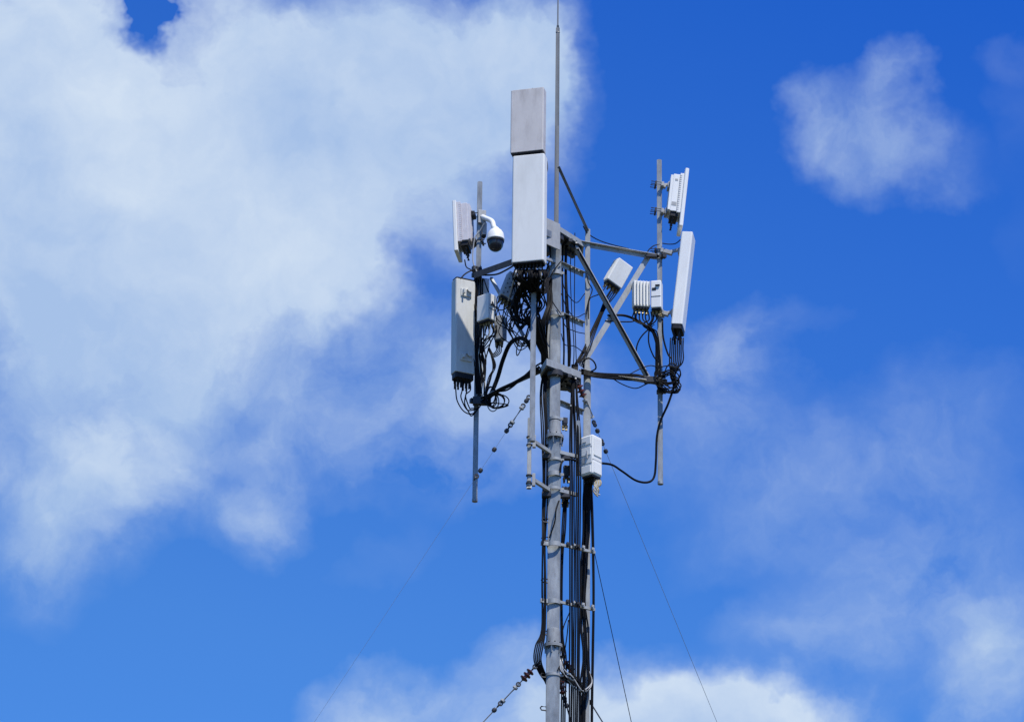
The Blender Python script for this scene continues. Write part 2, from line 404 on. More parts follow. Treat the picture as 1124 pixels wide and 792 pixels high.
# head plates
def headplate(pts, py, h, name='head_plate'):
    z = zat(py, pts[0][1], pts[0][0]); poly = [(at(px, py, Y).x, Y) for px, Y in pts]
    bm = NB(); prism(bm, poly, z-h, z)
    pl = obj(name, bm, GALV_L, mast, smooth=False)
    cx = sum(p[0] for p in poly)/len(poly); cy = sum(p[1] for p in poly)/len(poly)
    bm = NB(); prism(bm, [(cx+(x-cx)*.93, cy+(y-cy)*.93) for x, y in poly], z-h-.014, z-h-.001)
    obj('underside_shade', bm, ARM, pl, smooth=False)  # near-black sheet added as the shade below the plate
    return pl
top = headplate([(597,-.30),(614,-.12),(641,.27),(640,.50),(598,.50),(576,.02)], 240, .062)
low = headplate([(600,-.17),(638,.18),(638,.42),(622,.52),(598,.46),(593,.10)], 393, .08)
# gussets below the lower plate and the tall front plate next to the big panel
bm = NB(); a = at(596, 252.5, -.315); b = at(614.5, 260, -.125); a.z = b.z = zat(257, -.2)
beam(bm, a, b, .012, .315, .002)
obj('front_plate', bm, CAST, mast)
for z0, n_ in ((zat(393,-.17,600)-.08, 'low'), (zat(240,-.3,597)-.062, 'top')):  # fittings added below each plate to darken its underside; shade in their colour
    bm = NB(); ring(bm, (MX, 0, z0-.035), .060, .085, .06, 24); obj('pipe_collar', bm, DARK, mast)  # added dark collar, stands in for shade under the plate
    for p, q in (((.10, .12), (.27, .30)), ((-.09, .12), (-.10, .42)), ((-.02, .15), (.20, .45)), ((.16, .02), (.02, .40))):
        bm = NB(); beam(bm, V(MX+p[0], p[1], z0-.036), V(MX+q[0], q[1], z0-.036), .045, .04); obj('added_shade_stiffener', bm, ARM, mast)
    for k in range(6):
        bm = NB(); p = V(MX-.05+.055*k, .05+.05*((k*3) % 5), z0-.03); cyl(bm, p, p+V(0,0,-.035), .010, 6); obj('bolt', bm, CAST if k % 2 else DARK, mast)
# mounting pipes
def vpipe(px, py0, py1, Y, r, m, name='mounting_pipe'):
    p = at(px, (py0+py1)/2, Y); z0 = at(px, py0, Y).z; z1 = at(px, py1, Y).z
    bm = NB(); cyl(bm, (p.x, Y, z1), (p.x, Y, z0), r, 24)
    o = obj(name, bm, m, mast)
    bm = NB(); ring(bm, (p.x, Y, z1+.012), r-.01, r+.004, .03, 20); obj('pipe_collar', bm, GALV, o)
    return p.x
YL = .62; YR = .62; YF = -.50
XL = vpipe(524, 200, 550, YL, .028, GALV)
XR = vpipe(724.3, 176, 531, YR, .028, GALV)
XF = vpipe(586, 104, 484, YF, .029, GALV)
vpipe(634.5, 462, 521, .12, .022, GALV)
# arms
def barp(name, a, b, wd, ht, m=GALV, kind='beam'):
    bm = NB()
    if kind == 'beam': beam(bm, a, b, wd, ht)
    elif kind == 'rot': beam(bm, a, b, wd, ht, up=Vector((0.2, -1, 1)))
    elif kind == 'L': angle_bar(bm, a, b, wd, ht)
    else: cyl(bm, a, b, wd/2, 16)
    return obj(name, bm, m, mast)
barp('arm', at(606, 274, .02), at(522, 303.5, YL-.05), .07, .075, ARM, 'L')  # both left arms near-black: their shade is in the steel colour
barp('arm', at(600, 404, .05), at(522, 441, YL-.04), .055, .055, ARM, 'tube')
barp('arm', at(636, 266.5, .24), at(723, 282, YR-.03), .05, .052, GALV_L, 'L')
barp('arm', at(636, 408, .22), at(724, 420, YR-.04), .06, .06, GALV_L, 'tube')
barp('arm', at(611, 262, -.06), at(586, 251, YF+.03), .07, .08, GALV, 'L')
barp('diagonal_brace', at(631, 270, .22), at(712, 416, YR-.05), .045, .045, GALV_L, 'rot')
barp('diagonal_brace', at(712, 281, YR-.02), at(638, 402, .30), .012, .062, GALV_L)
barp('diagonal_brace', at(539, 305, YL-.05), at(584, 385, .12), .03, .03, GALV, 'rot')
barp('diagonal_brace', at(584, 330, .12), at(601, 398, .10), .03, .03, GALV, 'rot')
barp('stay_tube', at(613, 183, 0), at(645, 253, .28), .036, .03, ROD, 'tube')
barp('tie_bar', at(612, 288, .02), at(586, 280, YF+.03), .03, .03, GALV_L)
for (px, py, Y, X, r) in ((525, 303, YL, XL, .03), (523, 441, YL, XL, .03), (724, 282, YR, XR, .03), (724, 420, YR, XR, .03), (724, 430, YR, XR, .03), (586, 262, YF, XF, .033), (526,296,YL,XL,.03)):
    z = at(px, py, Y).z; bm = NB()
    ring(bm, (X, Y, z), r-.001, r+.010, .035, 20)
    box(bm, (X-.045 if px < 600 else X+.045, Y-.03, z), (.05, .05, .05), Matrix.Rotation(rad(25), 3, 'Z'), .003)
    for s in (-1, 1): cyl(bm, V(X+s*.03, Y-.08, z), V(X+s*.03, Y+.06, z), .006, 6)
    obj('pipe_clamp', bm, DARK, mast)
# earth bars / junctions on the head frame
bm = NB(); box(bm, at(715, 417, YR-.1), (.16, .06, .07), None, .004); obj('junction_plate', bm, DARK, mast)
bm = NB(); box(bm, at(715, 281, YR-.07), (.12, .05, .035), None, .004); obj('junction_plate', bm, DARK, mast)
bm = NB(); box(bm, at(529, 440, YL-.08), (.20, .06, .09), None, .004); obj('junction_plate', bm, DARK, mast)

# ------------------------------------------------------------------ antennas
def unit_root(name, label, cat, c, yaw, tilt=0, roll=0, group=None):
    R = Matrix.Rotation(rad(yaw), 3, 'Z') @ Matrix.Rotation(rad(roll), 3, 'Y') @ Matrix.Rotation(rad(tilt), 3, 'X')
    return thing(name, label, cat, c, R.to_euler(), group)
def connectors(root, xs, ys, z, L_=.05, r=.011, m=BRASS, name='connector', n=10):
    for x in xs:
        for y in ys:
            bm = NB(); cyl(bm, (x, y, z+.004), (x, y, z-L_*.35), r*1.35, 6); cyl(bm, (x, y, z-L_*.3), (x, y, z-L_), r, n)
            obj(name, bm, m, root, world=False)
def local(root, p): return world_of(root) @ Vector(p)
def bracket_local(root, z, ydist, y0, wd=.10, m=DARK, x0=0.0):
    """two-arm pipe bracket behind a unit reaching back by ydist"""
    bm = NB()
    box(bm, (x0, y0+.012, z), (wd, .02, .06), None, .003)
    for s in (-1, 1): box(bm, (x0+s*wd*.35, y0+ydist/2, z), (.012, ydist, .04), None, .002)
    box(bm, (x0, y0+ydist, z), (wd*1.1, .025, .05), None, .003)
    for s in (-1, 1): cyl(bm, (x0+s*wd*.45, y0+ydist-.02, z), (x0+s*wd*.45, y0+ydist+.11, z), .007, 8)
    box(bm, (x0, y0+ydist+.08, z), (wd*1.1, .02, .045), None, .003)
    return obj('mounting_bracket', bm, m, root, world=False)

# big front panel
def mid(px0, px1, py0, py1, Y): return at((px0+px1)/2, (py0+py1)/2, Y)
YP = YF-.22
c = mid(562.5, 600, 170, 292, YP)
H = (292-171)*PX/math.cos(rad(PITCH))-.02
bigp = unit_root('panel_antenna', 'large white panel antenna facing the viewer, largest on the mast, below the weathered grey one', 'antenna', c, -14)
bm = NB(); shell(bm, .362, .155, H, .022, .03, -H/2); obj('radome', bm, WHITE, bigp, world=False)
bm = NB(); prism(bm, rrect(.335, .135, .02), -H/2-.012, -H/2-.001); obj('end_cap', bm, PLAST, bigp, world=False)
connectors(bigp, [-.14,-.10,-.06,-.02,.02,.06,.10,.14], [-.035, .03], -H/2-.012, .06, .009, PLAST)
for z in (-.45, .45): bracket_local(bigp, z, .10, .078)
# upper grey panel
c = mid(561, 599, 99, 171, YP+.0); c.z += .006
H2 = (171-100)*PX/math.cos(rad(PITCH))
upp = unit_root('panel_antenna', 'weathered grey panel antenna at the very top, directly above the large white one', 'antenna', c, -15)
bm = NB(); shell(bm, .372, .13, H2, .012, .02, -H2/2, .006); obj('radome', bm, OLD, upp, world=False)
bm = NB(); box(bm, (0, 0, -H2/2-.006), (.36, .12, .010), None, .002); obj('end_cap', bm, PLAST, upp, world=False)
bm = NB(); cyl(bm, (.045, .0, H2/2-.002), (.045, .0, H2/2+.03), .010, 8); obj('lifting_eye', bm, DARK, upp, world=False)
bm = NB(); cyl(bm, (.085, .0, H2/2-.002), (.085, .0, H2/2+.022), .008, 8); obj('lifting_eye', bm, DARK, upp, world=False)
bracket_local(upp, 0, .11, .065)

# long tilted panel at right
c = mid(737, 763, 257, 367, YR-.02)
H = 1.14
rp = unit_root('panel_antenna', 'long narrow white panel antenna leaning outward on the right mounting pipe', 'antenna', c+V(0,0,.03), 78, 0, 0)
rp.rotation_euler = (Matrix.Rotation(rad(6.2), 3, 'Y') @ Matrix.Rotation(rad(80), 3, 'Z')).to_euler()
bm = NB(); shell(bm, .24, .13, H, .02, .02, -H/2, .008); obj('radome', bm, CLEAN, rp, world=False)
bm = NB(); prism(bm, rrect(.225, .125, .03), -H/2-.05, -H/2-.001); obj('end_cap', bm, PLAST, rp, world=False)
connectors(rp, [-.08,-.03,.03,.08], [-.03, .025], -H/2-.05, .11, .012, PLAST)
def rbracket(root, z, y0, reach, m=CAST):
    bm = NB()
    box(bm, (0, y0+.012, z), (.12, .02, .07), None, .003)
    box(bm, (.0, y0+reach*.35, z+.02), (.03, reach*.7, .03), Matrix.Rotation(rad(-18), 3, 'X'), .003)
    box(bm, (.0, y0+reach*.7, z-.0), (.05, reach*.5, .045), Matrix.Rotation(rad(14), 3, 'X'), .003)
    box(bm, (0, y0+reach, z), (.12, .03, .05), None, .003)
    b = obj('mounting_bracket', bm, m, root, world=False)
    for s in (-1, 1):
        for q in (-.012, .016):
            bm = NB(); cyl(bm, (s*.048, y0+reach-.01, z+q), (s*.048, y0+reach+.13, z+q), .006, 8); obj('bolt', bm, DARK, b, world=False)
    bm = NB(); box(bm, (0, y0+reach+.075, z), (.12, .02, .05), None, .003); obj('clamp_jaw', bm, DARK, b, world=False)
# reach to the pipe
def reach_to(root, z, y0, X):
    # distance along the local +y axis from the back of the unit to the pipe
    p = local(root, (0, y0, z)); return max(.05, (p-Vector((X, p.y, p.z))).length-.03)
for z in (.36, -.40): rbracket(rp, z, .068, reach_to(rp, z, .068, XR))

# upper right active antenna
def active(root, w_, h, slab_h, sides_m=CLEAN, fin_m=CLEAN, nslots=9):
    bm = NB(); shell(bm, w_, .045, slab_h, .012, .012, -slab_h/2, .006); rdm = obj('radome', bm, CLEAN, root, world=False)
    zc = .05
    bm = NB(); box(bm, (0, .045, zc), (w_*.88, .045, h*1.06), None, .004)
    bb = obj('filter_plate', bm, fin_m, root, world=False)
    bm = NB(); box(bm, (0, .105, zc), (w_*.80, .075, h), None, .006); body = obj('radio_housing', bm, fin_m, root, world=False)
    n = 15
    bm = NB()
    for k in range(n):
        x = -w_*.38+w_*.76*k/(n-1); box(bm, (x, .155, zc), (.006, .03, h*.94), None, .001)
    obj('cooling_fins', bm, fin_m, body, world=False)
    bm = NB()
    for k in range(nslots*2):
        z = zc-h*.46+h*.92*k/(nslots*2-1)
        for s in (-1, 1): box(bm, (s*w_*.42, .058, z), (w_*.05, .02, .012), None, .001)
    obj('side_ribs', bm, CAST if fin_m is CLEAN else MAUVE, body, world=False)
    bm = NB(); box(bm, (0, .09, zc-h/2-.03), (w_*.7, .085, .055), None, .004); obj('connector_panel', bm, PLAST, root, world=False)
    connectors(root, [-w_*.28, -w_*.1, w_*.1, w_*.28], [.10], zc-h/2-.055, .09, .014, PLAST)
    return body
c = at(749.5, 222, YR+.0)
ra = thing('active_antenna', 'short white active antenna tilted outward near the top of the right mounting pipe', 'antenna', c)
ra.rotation_euler = (Matrix.Rotation(rad(6.0), 3, 'Y') @ Matrix.Rotation(rad(94), 3, 'Z')).to_euler()
active(ra, .30, .46, .72)
for z, y_, h_ in ((.21, .030, .022), (-.09, .055, .045)):
    bm = NB(); box(bm, (-.1215, .105, z), (.003, y_, h_), None, 0); obj('sticker', bm, CAST, ra, world=False)
for z, in ((.17,), (-.16,)): rbracket(ra, z, .17, reach_to(ra, z, .17, XR), CAST)
# upper left active antenna
c = at(502, 254, YL+.06)
la = thing('active_antenna', 'short finned active antenna at the top of the left mounting pipe beside the dome camera', 'antenna', c)
la.rotation_euler = (Matrix.Rotation(rad(-3.0), 3, 'Y') @ Matrix.Rotation(rad(-99), 3, 'Z')).to_euler()
active(la, .34, .46, .62, fin_m=MAUVE)
for z in (.18, -.16): bracket_local(la, z, .03, .17, .12, DARK)

# lower left panel
c = mid(494.5, 521, 305, 416, YL-.05)
H = 1.13
lp = thing('panel_antenna', 'long cream panel antenna hanging on the left mounting pipe below the dome camera', 'antenna', c)
lp.rotation_euler = (Matrix.Rotation(rad(-.5), 3, 'Y') @ Matrix.Rotation(rad(-154), 3, 'Z')).to_euler()
bm = NB(); shell(bm, .245, .16, H, .06, .02, -H/2, .012); obj('radome', bm, CREAM, lp, world=False)
bm = NB(); prism(bm, rrect(.225, .14, .055, 6, .02), -H/2-.06, -H/2-.001); obj('end_cap', bm, PLAST, lp, world=False)
bm = NB(); prism(bm, rrect(.228, .145, .058, 6, .02), H/2+.0005, H/2+.018); obj('end_cap', bm, PLAST, lp, world=False)
bm = NB(); ring(bm, (0,0,0), .0001, .0001, .0001, 3); bm.free()
connectors(lp, [-.07,-.03,.03,.07], [-.04, .03], -H/2-.06, .10, .012, PLAST)
for z in (.40, -.38):
    bm = NB(); box(bm, (.0, .086, z), (.13, .02, .09), None, .003); box(bm, (.04, .11, z), (.02, .06, .05), None, .003); cyl(bm, (-.03,.08,z+.03), (-.03,.13,z+.03), .03, 16)
    obj('mounting_bracket', bm, CREAM, lp, world=False)

# ------------------------------------------------------------------ radios
def radio(name, label, c, w_, d_, h, yaw, tilt=0, roll=0, m=WHITE, fins=0, fin_side='-y', group=None, conn=4, cap=.0, bev=.012):
    r = unit_root(name, label, 'radio unit', c, yaw, tilt, roll, group)
    bm = NB(); box(bm, (0, 0, 0), (w_, d_, h), None, bev); hs = obj('housing', bm, m, r, world=False)
    if fins:
        bm = NB()
        for k in range(fins):
            if fin_side in ('-y', 'y'):
                s = -1 if fin_side == '-y' else 1
                x = -w_*.46+w_*.92*k/(fins-1); box(bm, (x, s*(d_/2+.013), 0), (.007, .03, h*.94), None, .001)
            else:
                s = 1 if fin_side == 'x' else -1
                y = -d_*.46+d_*.92*k/(fins-1); box(bm, (s*(w_/2+.013), y, 0), (.03, .007, h*.94), None, .001)
        obj('cooling_fins', bm, m, r, world=False)
    bm = NB(); box(bm, (0, 0, -h/2-.012), (w_*.86, d_*.8, .022), None, .003); obj('connector_panel', bm, PLAST, r, world=False)
    if conn: connectors(r, [w_*(-.35+.7*k/max(1, conn-1)) for k in range(conn)], [-d_*.15, d_*.2], -h/2-.022, .05, .011, BRASS if conn != 5 else PLAST)
    return r
def face_detail(r, items, m):
    for (name, c, s) in items:
        bm = NB(); box(bm, c, s, None, min(s)*.2); obj(name, bm, m, r, world=False)

r1 = radio('remote_radio_unit', 'pale grey radio box tilted on the diagonal brace between mast and right pipe', at(678.5, 301, .50), .20, .12, .30, 30, 10, 24, WHITE, 0)
bm = NB(); box(bm, (0, .085, 0), (.08, .05, .14), None, .003); obj('mounting_bracket', bm, DARK, r1, world=False)
bm = NB()
for k in range(7): box(bm, (-.102, -.045+.015*k, 0), (.010, .005, .27), None, 0)
obj('cooling_fins', bm, WHITE, r1, world=False)
r2 = radio('remote_radio_unit', 'white ribbed radio box beside the right mounting pipe, left of its narrower neighbour', at(703.5, 324, YR-.12), .19, .10, .31, 8, 0, 0, WHITE, 6, '-y', conn=4)
r3 = radio('remote_radio_unit', 'narrow white radio box on the right mounting pipe, next to the ribbed one', at(721, 325, YR-.13), .115, .13, .33, -12, 0, 0, CLEAN, 0, conn=3)
face_detail(r3, [('label_plate', (-.02, -.067, .06), (.045, .006, .03)), ('cover_seam', (0, -.066, -.03), (.105, .004, .007)), ('handle', (.02, -.075, .10), (.05, .02, .012))], PLAST)
r4 = radio('remote_radio_unit', 'white radio box on the left mounting pipe, one side sunlit, above the ribbed unit', at(534, 339, YL-.16), .175, .13, .31, -42, 0, 0, WHITE, 0, conn=4)
face_detail(r4, [('cover_seam', (.0895, .0, -.03), (.004, .10, .006)), ('handle', (.094, .0, .02), (.012, .06, .01))], PLAST)
r5 = radio('remote_radio_unit', 'small white radio box hanging behind the top of the left mounting pipe under the arm', at(531, 318, YL+.10), .10, .12, .24, 15, 0, 0, CLEAN, 0, conn=2)
r6 = radio('remote_radio_unit', 'small grey ribbed unit right of the left mounting pipe, below a white radio box', at(548, 361, YL-.10), .08, .10, .29, -30, 0, 0, CAST, 6, 'x', conn=2)
r7 = radio('remote_radio_unit', 'grey dotted radio unit tilted under the large white panel, half hidden by cables', at(561, 316, -.10), .19, .10, .32, 25, 0, 20, CAST, 0, conn=4)
bm = NB()
for i in range(5):
    for k in range(9):
        if (i+k) % 2 == 0: box(bm, (-.07+.035*i, -.052, -.13+.032*k), (.012, .006, .012), None, 0)
obj('vent_dots', bm, PLAST, r7, world=False)
r8 = radio('remote_radio_unit', 'white radio box strapped to the lower mast right of the tube, wires below', at(649, 502, .10), .17, .17, .46, -40, 0, 0, WHITE, 0, conn=5, bev=.022)
face_detail(r8, [('cover_panel', (.0, -.088, .165), (.12, .012, .09)), ('cover_panel', (.0, -.088, .04), (.12, .012, .09)), ('cover_panel', (.0, -.088, -.17), (.12, .012, .08)), ('side_cover', (.088, .0, .09), (.010, .13, .20)), ('side_cover', (.088, .0, -.15), (.010, .13, .12))], WHITE)
face_detail(r8, [('nameplate', (-.035, -.089, -.06), (.04, .005, .06)), ('cover_seam', (0, -.087, .09), (.155, .004, .006)), ('cover_seam', (0, -.087, -.10), (.155, .004, .006)), ('strap', (.084, 0, -.06), (.004, .16, .008)), ('handle', (.02, -.095, .0), (.012, .02, .09)), ('handle', (-.02, -.092, .15), (.05, .014, .012))], CAST)
radio('junction_box', 'small dark box behind the mast tube between its two lower bracket arms', at(621.5, 517, .16), .06, .06, .12, 10, 0, 0, DARK, 0, conn=2, bev=.005)['category'] = 'junction box'
radio('junction_box', 'dark blue-grey box right of the mast tube just below the lower bracket arm', at(620.5, 542, .14), .075, .06, .15, 5, 0, 0, DARK, 3, conn=3, bev=.005)['category'] = 'junction box'
radio('junction_box', 'small pale box on the back of the left mounting pipe below the dome camera arm', at(531, 252, YL-.02), .05, .07, .15, 20, 0, 0, CAST, 0, conn=0, bev=.006)['category'] = 'junction box'
radio('surge_arrester', 'small dark box clamped right of the mast tube above the flange', at(620, 462, .08), .05, .05, .07, 20, 0, 0, DARK, 0, conn=2, bev=.004)['category'] = 'surge arrester'

# ------------------------------------------------------------------ dome camera
cd = at(544, 262, YL-.20)
dome = thing('dome_camera', 'white security dome camera with dark glass hanging from an arm on the left pipe', 'camera', cd)
bm = NB(); lathe(bm, [(.0, .132), (.038, .130), (.042, .116), (.066, .100), (.088, .066), (.097, .018), (.101, -.012), (.093, -.020), (0, -.020)], 36); obj('housing', bm, CLEAN, dome, world=False)
bm = NB(); lathe(bm, [(.0, -.0205), (.089, -.0205), (.089, -.055), (.083, -.095), (.064, -.130), (.034, -.150), (0, -.156)], 36); obj('dome_glass', bm, SMOKE, dome, world=False)
bm = NB(); lathe(bm, [(.090, -.026), (.096, -.028), (.096, -.040), (.089, -.042), (.090, -.026)], 36); obj('trim_ring', bm, PLAST, dome, world=False)
bm = NB()
pa = at(529, 238, YL-.04)
tube(bm, spline([pa, at(533, 239.5, YL-.08), at(540, 243, YL-.15), cd+V(-.02, 0.01, .145), cd+V(0, 0, .125), cd+V(0,0,.10)], 6), .029, 14)
arm = obj('wall_arm', bm, CLEAN, dome)
bm = NB(); box(bm, pa, (.09, .03, .16), Matrix.Rotation(rad(10), 3, 'Z'), .006); obj('back_plate', bm, CAST, arm)

# ------------------------------------------------------------------ side tube antenna
c = at(581, 497, -.32)
ta = thing('tube_antenna', 'slim grey tube antenna standing off the left side of the mast on two arms', 'antenna', c)
zt = at(581, 459, -.32).z; zb = at(581, 533, -.32).z
bm = NB(); cyl(bm, (c.x, c.y, zb), (c.x, c.y, zt), .023, 20, .021); obj('tube', bm, GALV_L, ta)
bm = NB(); cyl(bm, (c.x, c.y, zb-.03), (c.x, c.y, zb+.05), .028, 20); obj('base_sleeve', bm, GALV, ta)
for py in (484, 526):
    z = at(581, py, -.32).z
    for dz in (.045, -.045):
        bm = NB(); ring(bm, (c.x, c.y, z+dz), .020, .034, .012, 20); box(bm, (c.x+.045, c.y, z+dz), (.045, .012, .012), None, .001); obj('clamp', bm, DARK, ta)
    bm = NB(); box(bm, (c.x+.05, c.y+.01, z), (.035, .04, .14), None, .003); obj('clamp_plate', bm, CAST, ta)
    bm = NB(); beam(bm, V(c.x+.06, c.y+.02, z-.005), V(MX-.05, -.03, z-.005), .035, .04); obj('bracket_arm', bm, GALV_L, ta)
    bm = NB(); box(bm, (MX-.085, -.02, z-.055), (.10, .08, .05), None, .004); obj('clamp_block', bm, DARK, ta)
    bm = NB(); beam(bm, V(MX+.05, -.02, z), V(MX+.25, .10, z), .035, .04); obj('bracket_arm', bm, GALV_L, ta)
    bm = NB(); box(bm, (MX+.115, .03, z-.045), (.10, .06, .04), None, .004); obj('clamp_block', bm, DARK, ta)

# ------------------------------------------------------------------ guy wires
def guy(label, pts_head, end_px, hdir, rw=.005, m=WIRE, fittings=(), start_fit=True):
    """pts_head: image start and Y; end_px: a second image place the wire passes; hdir: how far it goes away from the camera per metre dropped"""
    a = at(*pts_head)
    # choose the depth of the second point so that the wire keeps going away by hdir metres per metre of height
    Y = a.y
    for _ in range(20):
        b = at(end_px[0], end_px[1], Y); Y = a.y+hdir*(a.z-b.z)
    d = (b-a); t = a.z/(a.z-b.z); e = a+d*t
    g = thing('guy_wire', label, 'guy wire', e)
    dn_ = d.normalized()
    bm = NB(); cyl(bm, a, e, rw, 8); obj('wire', bm, m, g)
    x, y = frame(dn_); Rm = Matrix((x, y, dn_)).transposed().to_4x4() if x.cross(y).dot(dn_) > 0 else Matrix((y, x, dn_)).transposed().to_4x4()
    for (kind, s) in fittings:
        p = a+dn_*s; T = Matrix.Translation(p) @ Rm
        bm = NB()
        if kind == 'insulator':
            pr = [(0, -.075)]
            for k in range(3):
                z = -.065+.05*k; pr += [(.02, z), (.046, z+.012), (.046, z+.020), (.02, z+.032)]
            pr += [(0, .085)]; lathe(bm, pr, 16, T); obj('insulator', bm, BROWN, g)
        elif kind == 'ball':
            lathe(bm, [(0, -.028), (.02, -.022), (.027, 0), (.02, .022), (0, .028)], 12, T); obj('egg_insulator', bm, DARK, g)
        elif kind == 'turnbuckle':
            for s2 in (-1, 1):
                cyl(bm, p+x*.018*s2-dn_*.10, p+x*.018*s2+dn_*.10, .008, 8)
            ring(bm, p-dn_*.10, .008, .028, .022, 12, dn_); ring(bm, p+dn_*.10, .008, .028, .022, 12, dn_)
            obj('turnbuckle', bm, CAST, g)
        elif kind == 'shackle':
            ring(bm, p, .014, .028, .014, 14, x); ring(bm, p+dn_*.03, .012, .024, .013, 14, y); obj('shackle', bm, DARK, g)
    return g
guy('thin guy wire running down left from below the head frame, knotted with small insulators', (583, 432, 0), (345, 792), -.05, .0017, WIRE,
    [('shackle', .05), ('ball', .10), ('shackle', .17), ('turnbuckle', .30), ('shackle', .44), ('ball', .52), ('ball', .78), ('ball', 1.07), ('shackle', 1.15)])
guy('guy wire with brown insulators leaving the mast at the lower flange, down to the left', (594, 724, -.05), (533, 789), -.1, .007, WIRE,
    [('shackle', .10), ('insulator', .23), ('shackle', .37), ('turnbuckle', .52), ('shackle', .66), ('ball', .76)])
guy('long thin guy wire running down right from the head frame past the white radio box', (632, 415, .15), (787, 792), .45, .0024, WIRE,
    [('shackle', .05), ('insulator', .15), ('turnbuckle', .36), ('shackle', .52), ('ball', .62), ('shackle', .74), ('ball', .86)])
guy('guy wire with brown insulators from the lower flange, going down to the right', (612, 712, .10), (664, 796), .45, .008, WIRE,
    [('shackle', .08), ('insulator', .22), ('turnbuckle', .42), ('shackle', .56), ('ball', .66)])
guy('dark guy wire dropping almost straight down beside the mast tube below the lower flange', (613, 742, .05), (629, 800), .2, .007, DARK,
    [('shackle', .05), ('insulator', .12), ('shackle', .24), ('ball', .32)])
guy('thin black stay wire from the upper cable rung down to the right', (652, 604, .30), (693, 792), .2, .0038, BLACK, [])

# ------------------------------------------------------------------ cables
def cable(pts, r, label, group=None, m=BLACK, name='cable', seg=6, n=8):
    P = [at(*p) for p in pts]; bm = NB(); tube(bm, spline(P, seg), r, n)
    return tag(obj(name, bm, m), label, 'cable', group)
def J(s): return random.uniform(-s, s)
# left feeder bundle along the tube
GL = 'feeder cables down the left side of the mast tube'
for k in range(5):
    o_ = k*1.55-3.1
    cable([(600+o_*.5, 398, .16), (596.5+o_+J(.6), 430, .02), (598+o_+J(.8), 470, -.02), (598.5+o_*.8+J(.5), 520, .0), (598+o_*.6+J(.8), 560, 0), (597+o_*.5+J(.5), 598, -.10+.03*k),
           (597+o_*.6+J(.9), 640, -.05), (596.5+o_*.6, 690, -.05), (592+o_*1.3, 708, -.08), (590+o_*1.2, 724, -.08), (595+o_, 738, -.02), (601+o_*.8, 748, .06), (604+o_*.5, 762, .12), (606+o_*.5, 810, .14), (606+o_*.5, 1500, .14)],
          .0082, 'black feeder cable strapped along the left side of the mast tube', GL)
# right main bundle
GR = 'straight feeder cables between the mast tube and the rear leg'
for k in range(6):
    x = 625.8+k*2.15; Y = .02+.03*(k % 3)
    cable([(628+k*1.2, 400, .2), (627+k*1.3+J(1), 430, .15), (x+J(1.2), 480, Y+.05), (x+J(.8), 540, Y), (x+J(.3), 598, Y), (x+J(.3), 661, Y), (x-.3+J(.5), 720, Y), (x-1+J(.4), 792, Y), (x-1, 1500, Y)],
          (.0085, .011, .0075)[k % 3], 'black feeder cable hanging straight between the mast tube and the rear leg', GR)
GM = 'feeder cables wandering across the rear leg'
for k in range(6):
    x = 640+k*1.5; Y = .20+.02*(k % 3)
    cable([(643+k*1.6, 527, .12), (640.5+k*1.35, 545, .16), (640+k*1.4+J(1), 580, Y), (638.5+k*1.3+J(1), 600, Y), (637.5+k*1.2+J(1), 630, Y), (637.5+k*1.1+J(1), 661, Y), (638+k*1.3+J(1.5), 690, Y),
           (640+k*1.1+J(1.5), 720, Y), (639+k*1.3+J(2), 750, Y), (637.5+k*.8+J(1), 780, Y), (637.5+k*.8, 1500, Y)],
          .0085 if k % 2 else .0105, 'black feeder cable under the white radio box, running down over the rear leg', GM)
GE = 'thin black cables down the right edge of the cable run'
for k in range(2):
    cable([(647+k*2, 525, .32), (649+k*1.5, 560, .28), (650.5+k*1.2, 610, .30), (651+k*1.0, 661, .28), (650+k*1.2, 720, .28), (649+k*1.2, 792, .28), (649+k, 1500, .28)], .009,
          'thin black cable along the right edge of the cable run', GE)
GT = 'cables close along the right of the mast tube'
for k in range(3):
    cable([(619+k*1.4, 548, .10), (617+k*1.8, 580, .06), (616+k*.9, 610, .07), (615.5+k*.7, 660, .06), (616+k, 700, .07), (617.5+k*2, 725, .07), (616+k*2, 792, .1), (616+k*2, 1500, .1)], .008,
          'thin black cable close along the right side of the mast tube', GT)
cable([(618, 540, .1), (611, 556, -.075), (609, 572, -.076), (603, 590, -.03)], .008, 'thin black cable crossing the front of the mast tube below its lower bracket arm')
cable([(625, 672, .1), (618, 690, .05), (617, 710, .05), (621, 722, .05)], .006, 'thin looping cable right of the mast tube above the lower flange')
cable([(624, 680, .1), (622, 700, .05), (618, 722, .05), (612, 735, -.08)], .006, 'second thin looping cable right of the mast tube above the lower flange')
# inside the head frame
GH = 'vertical cables hanging inside the head frame right of the tube'
for (a, b, r) in ((621, 624, .013), (622.5, 626, .009), (627, 630, .005), (631, 632, .005), (618, 619, .010)):
    cable([(a, 262+J(8), .2), (a+J(1), 300, .15), ((a+b)/2+J(1), 340, .12), (b, 380, .12), (b+J(1), 402, .15)], r, 'black cable hanging vertically inside the head frame right of the tube', GH)
